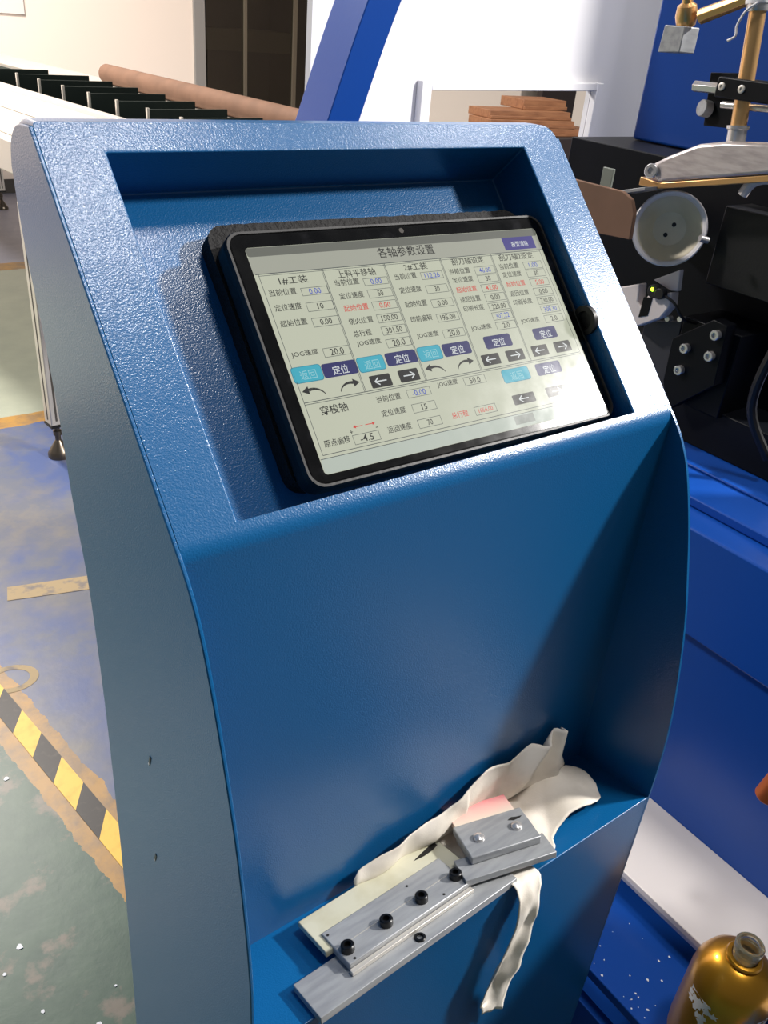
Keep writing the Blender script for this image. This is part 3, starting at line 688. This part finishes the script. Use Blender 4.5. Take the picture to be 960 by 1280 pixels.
# white bracket with sensor
wbk = ypoly('sensor_bracket', [(.392, -.055), (.375, -.045), (.346, -.033), (.343, -.055), (.336, -.060), (.330, -.044), (.318, -.040), (.296, -.030), (.293, -.048), (.303, -.066), (.336, -.088), (.372, -.078)], .795, .812, 'whitepl', bevel=.002)
ypoly('bracket_slot', [(.334, -.047), (.321, -.044), (.322, -.068), (.335, -.074)], .794, .796, 'blackm', wbk, 0)
ypoly('sensor_flag', [(.330, -.024), (.295, -.002), (.291, -.028), (.301, -.030)], .800, .808, 'whitepl')
b = MB(); b.cyl((.7935, .317, -.034), (.786, .317, -.034), .0085); b.cyl((.7935, .306, -.034), (.784, .306, -.034), .007); sn = b.out('sensor', 'black', pm, bevel=.001)
b = MB(); b.lathe((.7862, .318, -.0315), (-.8, -.5, .3), [(.0025, 0), (.0022, .0012), (0, .0018)], 14); b.out('indicator_light', 'led', sn)
b = MB(); b.tube(smooth_path([(.788, .304, -.034), (.79, .285, -.040), (.80, .272, -.058), (.83, .265, -.066)], 5), .0018); b.out('sensor_cable', 'black', pm)
for y, z in ((.282, -.062), (.300, -.067)):
    b = MB(); b.cyl((.815, y, z), (.806, y, z), .0035); b.out('small_screw', 'steel', pm)
# white cup
ca = Vector((-.80, -.56, .17)).normalized(); cc = Vector((.80, .325, .041))
b = MB(); b.lathe(cc - ca * .045, ca, [(.022, 0), (.030, .002), (.0415, .036), (.0445, .043), (.0450, .0455), (.0435, .047), (.0405, .0455), (.0385, .041)], 48, close=False)
cup = b.out('holder_cup', 'rimwhite', pm); cup['label'] = 'white plastic holder cup with cream inside'
b = MB(); b.lathe(cc - ca * .045, ca, [(.0384, .0415), (.036, .034), (.0235, .010), (.0205, .0062), (0, .006)], 48, close=False); b.out('cup_inside', 'cupin', cup)
e1 = Vector((0, 0, 1)).cross(ca).normalized(); e2 = ca.cross(e1)
for du, dv_ in ((-.003, -.008), (.0045, .0055)):
    q = cc - ca * .0389 + e1 * du + e2 * dv_; b = MB(); b.lathe(q, ca, [(.0028, 0), (.0028, .0004), (0, .0005)], 12); b.out('cup_hole', 'screw', cup)
b = MB(); b.lathe(cc - ca * .10, ca, [(.016, 0), (.016, .055)], 24); b.out('cup_shaft', 'blackm', pm)
b = MB(); b.cyl((.79, .273, .042), (.80, .268, .040), .004); b.out('cup_pin', 'steel', pm)
# brown plate and small grey tab behind the console corner
b = MB(); P_ = [(.425, .084), (.345, .084), (.330, .078), (.322, .064), (.320, .034), (.372, .030), (.425, .028)]; b.prism([(.72, y, z) for y, z in P_], (.006, 0, 0)); b.out('brown_guard_plate', 'card', pm, bevel=.0008)
bx('guard_plate_stay', (.727, .37, .035), (.90, .385, .05), 'blackm')
bx('grey_tab', (.76, .397, .070), (.764, .414, .099), 'rod', bevel=.0006)
b = MB(); b.prism([(.762, .400, .067), (.762, .346, .0835), (.762, .346, .0875), (.762, .400, .0715)], (.036, 0, 0)); b.out('blade_strip', 'alu', pm, bevel=.0004)
# print arm
arm = ypoly('print_arm', [(.363, .109), (.340, .123), (.302, .142), (.268, .150), (.200, .158), (.190, .130), (.345, .0925), (.362, .097)], .783, .819, 'alum', bevel=.004)
ypoly('brass_foot', [(.374, .094), (.374, .084), (.346, .0845), (.190, .1215), (.190, .129), (.345, .092)], .785, .817, 'brass', bevel=.001)
b = MB(); b.lathe((.7825, .356, .1035), (-1, -.2, .1), [(.0085, 0), (.0085, .005), (.0075, .006), (.004, .006), (.0038, .003), (0, .003)], 20); b.out('arm_screw', 'steel', arm)
b = MB(); b.lathe((.80, .266, .146), (0, .11, 1), [(.0105, 0), (.0105, .016), (.0125, .017), (.0125, .0205), (.0095, .0205)], 28); b.out('shaft_collar', 'steel', pm)
sd = Vector((0, .125, 1)).normalized()
b = MB(); b.lathe(Vector((.80, .268, .165)), sd, [(.0088, 0), (.0088, .118)], 28); b.out('print_shaft', 'brass', pm)
hb = bx('clamp_bracket', (.780, .18, .192), (.7905, .296, .2125), 'blackm')
for y in (.2885, .2634):
    b = MB(); b.lathe((.780, y, .2030), (-1, 0, 0), [(.0042, 0), (.0042, .0012), (.0036, .0016), (.0018, .0016), (.0016, .0004), (0, .0004)], 16); b.out('bracket_screw', 'alurail', hb)
bx('clamp_bracket_back', (.8105, .18, .192), (.823, .296, .2125), 'blackm')
ypoly('slide_plate', [(.338, .214), (.296, .217), (.291, .160), (.330, .158)], .8238, .835, 'blackm')
bx('slide_stay', (.8352, .20, .165), (.998, .23, .21), 'blackm')
b = MB(); b.cyl((.817, .350, .198), (.817, .31, .199), .0062, n=6); b.out('hex_pin', 'steel', pm, bevel=.0004)
b = MB(); b.lathe((.8236, .328, .176), (-.9, .3, .1), [(.0092, 0), (.0092, .010), (.0085, .011), (0, .011)], 24); b.out('clamp_knob', 'alu', pm)
b = MB(); b.cyl((.806, .300, .184), (.806, .210, .188), .0038); b.out('guide_pin', 'steel', pm)
# head at the top of the shaft
hp = Vector((.80, .268, .165)) + sd * .118
b = MB(); b.lathe(hp - sd * .006, sd, [(.0115, 0), (.0125, .004), (.0125, .020), (.010, .026), (.010, .05)], 28); b.out('shaft_nut', 'steel', pm)
b = MB(); b.cyl(tuple(hp + Vector((0, .008, .008))), (.80, .352, .268), .0072, .0085, n=8); b.out('cross_bar', 'brass', pm, bevel=.0006)
b = MB(); b.lathe((.797, .369, .268), (-.3, 0, 1), [(.006, -.013), (.0105, -.010), (.0125, 0), (.0105, .010), (.006, .013), (.006, .06)], 24); b.out('ball_joint', 'brass', pm)
b = MB(); b.prism([(.784, .388, .229), (.784, .358, .231), (.784, .358, .257), (.784, .386, .257)], (.028, 0, 0)); b.out('tool_block', 'alu', pm, bevel=.001)
b = MB(); b.tube(smooth_path([(.788, .276, .284), (.784, .285, .276), (.783, .291, .262), (.783, .290, .252), (.783, .298, .247)], 5), .0013); b.lathe(hp + sd * .001, sd, [(.0135, 0), (.0142, .003), (.0135, .006)], 24); b.out('tie_string', 'white', pm)
# pale curved hose piece at the right
b = MB(); b.tube(smooth_path([(.80, .240, .098), (.80, .232, .112), (.80, .214, .1195), (.80, .19, .117), (.80, .17, .10)], 6), .006); b.out('pale_hose', 'whitepl', pm)
b = MB(); b.tube(smooth_path([(.80, .12, .03), (.79, .14, -.05), (.80, .15, -.13), (.82, .12, -.19)], 6), .006); b.out('black_cable', 'black', pm)
# arch frame behind the console
path = [(.470, -.60), (.505, -.30), (.545, -.05), (.599, .101), (.657, .254), (.735, .42), (.84, .60), (.98, .78)]
pth = smooth_path([Vector((x, 0, z)) for x, z in path], 5)
rows = []
for i, p in enumerate(pth):
    t_ = (pth[min(i + 1, len(pth) - 1)] - pth[max(i - 1, 0)]).normalized(); n_ = Vector((t_.z, 0, -t_.x)); wd = .052 + .004 * min(1, max(0, (.25 - p.z)))
    rows.append([(p.x, .80, p.z), (p.x + n_.x * wd, .80, p.z + n_.z * wd), (p.x + n_.x * wd, .885, p.z + n_.z * wd), (p.x, .885, p.z)])
b = MB(); R_ = b.grid(rows, True); b.face(R_[0][::-1]); b.face(R_[-1]); b.out('arch_frame', 'mblue', pm, bevel=.0015, angle=.5)
bx('arch_foot', (.44, .78, -H), (.56, .905, -.598), 'mblue')
bx('added_shade_column', (2.0, .30, -H), (2.4, .62, 1.25), 'mblue', bevel=.004)  # unseen column, added to shade the right end of the white guard
# white guard with a window opening
ga = Vector((.979, 1.0527, 0)); gu = Vector((.97875, .20504, 0)); gn = Vector((-gu.y, gu.x, 0))
GX = frame(ga, gu, (0, 0, 1), -gn)         # s along, z up, +n toward the viewer
b = MB(GX)
wx0, wx1, wz0, wz1 = .0, .615, -.32, .1237
s0, s1, z0, z1 = -.30, .648, -.85, .95
for lo_, hi_ in (((s0, z0), (wx0, z1)), ((wx1, z0), (s1, z1)), ((wx0, z0), (wx1, wz0)), ((wx0, wz1), (wx1, z1))):
    b.box((lo_[0], lo_[1], -.012), (hi_[0], hi_[1], 0))
rows = []
for k in range(13):
    a = math.radians(17) * k / 12; rows.append([(s1 + .33 * math.sin(a), zz_, -.33 + .33 * math.cos(a)) for zz_ in (z0, z1)])
rows.append([(s1 + .33 * math.sin(a) + .5 * math.cos(a), zz_, -.33 + .33 * math.cos(a) - .5 * math.sin(a)) for zz_ in (z0, z1)])
b.grid(rows)
gd = b.out('white_guard', 'white', pm, angle=.5)
b = MB(GX); fw = .028
for lo_, hi_ in (((wx0 - fw, wz0 - fw), (wx0, wz1 + fw * .6)), ((wx1, wz0 - fw), (wx1 + fw, wz1 + fw * .6)), ((wx0, wz0 - fw), (wx1, wz0)), ((wx0, wz1), (wx1, wz1 + fw * .6))):
    b.box((lo_[0], lo_[1], .0005), (hi_[0], hi_[1], .016))
b.out('window_trim', 'white', pm, bevel=.002)

# ------------------------------------------------------------------ gold bottle on the lower shelf
bo = thing('gold_bottle', 'gold lacquered bottle with clear glass neck standing on the blue shelf', 'bottle', (.512, -.174, -.6998))
bc = Vector((.512, -.174, -.6998))
b = MB(); b.lathe(bc, (0, 0, 1), [(.034, 0), (.0415, .004), (.0425, .02), (.0425, .105), (.0410, .118), (.0360, .131), (.0280, .1405), (.0185, .1455), (.0135, .1465)], 56); body = b.out('bottle_body', 'gold', bo)
b = MB(); b.lathe(bc, (0, 0, 1), [(.0130, .1462), (.0172, .1468), (.0182, .1490), (.0170, .1512), (.0135, .1520)], 40, close=False); b.out('neck_ring', 'gold', bo)
b = MB(); b.lathe(bc, (0, 0, 1), [(.0128, .1466), (.0125, .155), (.0125, .164), (.0142, .1652), (.0142, .1695), (.0130, .171), (.0108, .171), (.0102, .169), (.0102, .150), (.006, .148), (0, .148)], 40, close=False); b.out('glass_neck', 'glassneck', bo)
b = MB(); b.lathe(bc, (0, 0, 1), [(.0127, .1585), (.0136, .1590), (.0136, .1605), (.0127, .161)], 32, close=False); b.out('neck_thread', 'glassneck', bo)
rr = random.Random(21)
for k in range(80):
    a = math.radians(150 + rr.uniform(0, 170)); zz = .100 + .012 * math.sin(a * 3) + rr.uniform(-.026, .008)
    pts = []
    for j in range(10):
        q = 2 * math.pi * j / 10; r_ = rr.uniform(.0026, .0052) * (1.25 if j % 2 else .75)
        aa = a + r_ * math.cos(q) / .0425; z_ = min(zz + r_ * math.sin(q), .1045); pts.append((bc.x + .04262 * math.cos(aa), bc.y + .04262 * math.sin(aa), bc.z + z_))
    b = MB(); b.face([b.v(p) for p in pts]); b.out('leaf_print', 'white_print', body, smooth=False)

# ------------------------------------------------------------------ aluminium rack with dark dividers
rk = thing('aluminium_rack', 'long aluminium profile table with dark divider plates by the wall', 'table', (.535, 2.16, -H))
ZT = -.150
RX = Matrix.Translation((.535, 2.16, 0)) @ Matrix.Rotation(.1045, 4, 'Z')      # the rack stands a little askew
def rbx(name, lo, hi, m, parent=rk, bevel=.003): b = MB(RX); b.box(lo, hi); return b.out(name, m, parent, bevel=bevel)
def rail(x0, x1, z0_, z1_, m='alurail', y0=-.04, y1=3.6): return rbx('rail', (x0, y0, z0_), (x1, y1, z1_), m)
rail(.030, .075, ZT - .09, ZT - .002); rail(.080, .285, ZT - .05, ZT); rail(.300, .500, ZT - .05, ZT); rail(.98, 1.22, ZT - .08, ZT - .005)
rail(.5005, .535, ZT - .05, ZT + .016); rail(.285, .300, ZT - .05, ZT - .014, 'groove'); rail(.075, .080, ZT - .05, ZT - .006, 'groove')
rbx('table_bed', (.536, -.04, ZT - .05), (.979, 3.6, ZT - .02), 'fin')
rbx('cross_rail', (.03, .0, ZT - .13), (1.21, .045, ZT - .0905), 'alurail')
for x, y in ((0, 0), (0, 3.4), (1.14, 0), (1.14, 3.4)):
    lgo = rbx('leg', (x - .025, y - .025, -H + .115), (x + .025, y + .025, ZT - .131 if y == 0 else ZT - .092), 'alurail')
    for dx in (-.008, .008):
        b = MB(RX); b.box((x + dx - .003, y - .0258, -H + .13), (x + dx + .003, y - .0248, ZT - .14)); b.out('leg_groove', 'groove', lgo)
    b = MB(RX); b.box((x - .0258, y - .003, -H + .13), (x - .0248, y + .003, ZT - .14)); b.out('leg_groove', 'groove', lgo)
    b = MB(RX); b.box((x - .027, y - .027, -H + .108), (x + .027, y + .027, -H + .115)); b.out('end_cap', 'black', lgo)
    b = MB(RX); b.lathe((x, y, -H), (0, 0, 1), [(.036, 0), (.036, .012), (.030, .022), (.012, .052), (.009, .056), (.009, .072), (.013, .074), (.013, .088), (.008, .090), (.008, .108)], 24); b.out('levelling_foot', M['chrome'], lgo)
for i in range(-1, 8):
    y = 1.46 - .214 * i
    dv = rbx('divider', (.583, y - .004, ZT - .0195), (.885 if i >= 0 else .80, y + .004, ZT + .052), 'fin', rk, 0)
    rbx('divider_edge', (.574, y - .005, ZT - .0195), (.5825, y + .005, ZT + .056), 'alurail', dv, 0)

# cardboard tube lying on the rack
b = MB(); p0, p1 = Vector((1.46, 4.02, -.113)), Vector((1.58, 2.2, -.113)); ax = (p1 - p0); b.lathe(p0, ax, [(.034, 0), (.041, .002), (.041, ax.length - .002), (.034, ax.length), (.034, ax.length - .3)], 36)
tag(b.out('cardboard_tube', 'card', None), 'long brown cardboard tube lying behind the dark dividers', 'tube')

# ------------------------------------------------------------------ boards seen through the guard window
cb = thing('storage_cabinet', 'dark cabinet carrying a stack of wooden boards behind the guard', 'cabinet', (3.2, 2.9, -H))
bx('cabinet_body', (2.86, 2.5, -H), (4.0, 2.86, -.1758), 'darkbox', cb, .005)
bx('cabinet_back', (3.72, 3.41, -H), (4.0, 3.45, .6), 'darkbox', cb, .005)
def board(x0, x1, y, z, rz, lab, thick=.034, dep=.16):
    b = MB(Matrix.Translation((x0, y, z)) @ Matrix.Rotation(rz, 4, 'Z')); L_ = x1 - x0
    b.box((0, 0, 0), (L_, dep, thick)); b.box((.0, -.012, 0), (L_, 0.0, thick * .4))
    return tag(b.out('wooden_board', 'wood', None, bevel=.002), lab, 'board', 'stacked wooden boards')
board(2.72, 3.20, 2.56, -.1755, -.03, 'reddish wooden board at the bottom of the stack behind the guard window', .030)
board(2.60, 3.08, 2.60, -.1450, -.09, 'longest reddish wooden board, second up in the stack', .030)
board(2.62, 3.08, 2.63, -.1145, -.09, 'reddish wooden board, third up in the stack', .032)
board(2.86, 3.12, 2.68, -.0820, -.06, 'short reddish wooden board on top of the stack', .040)
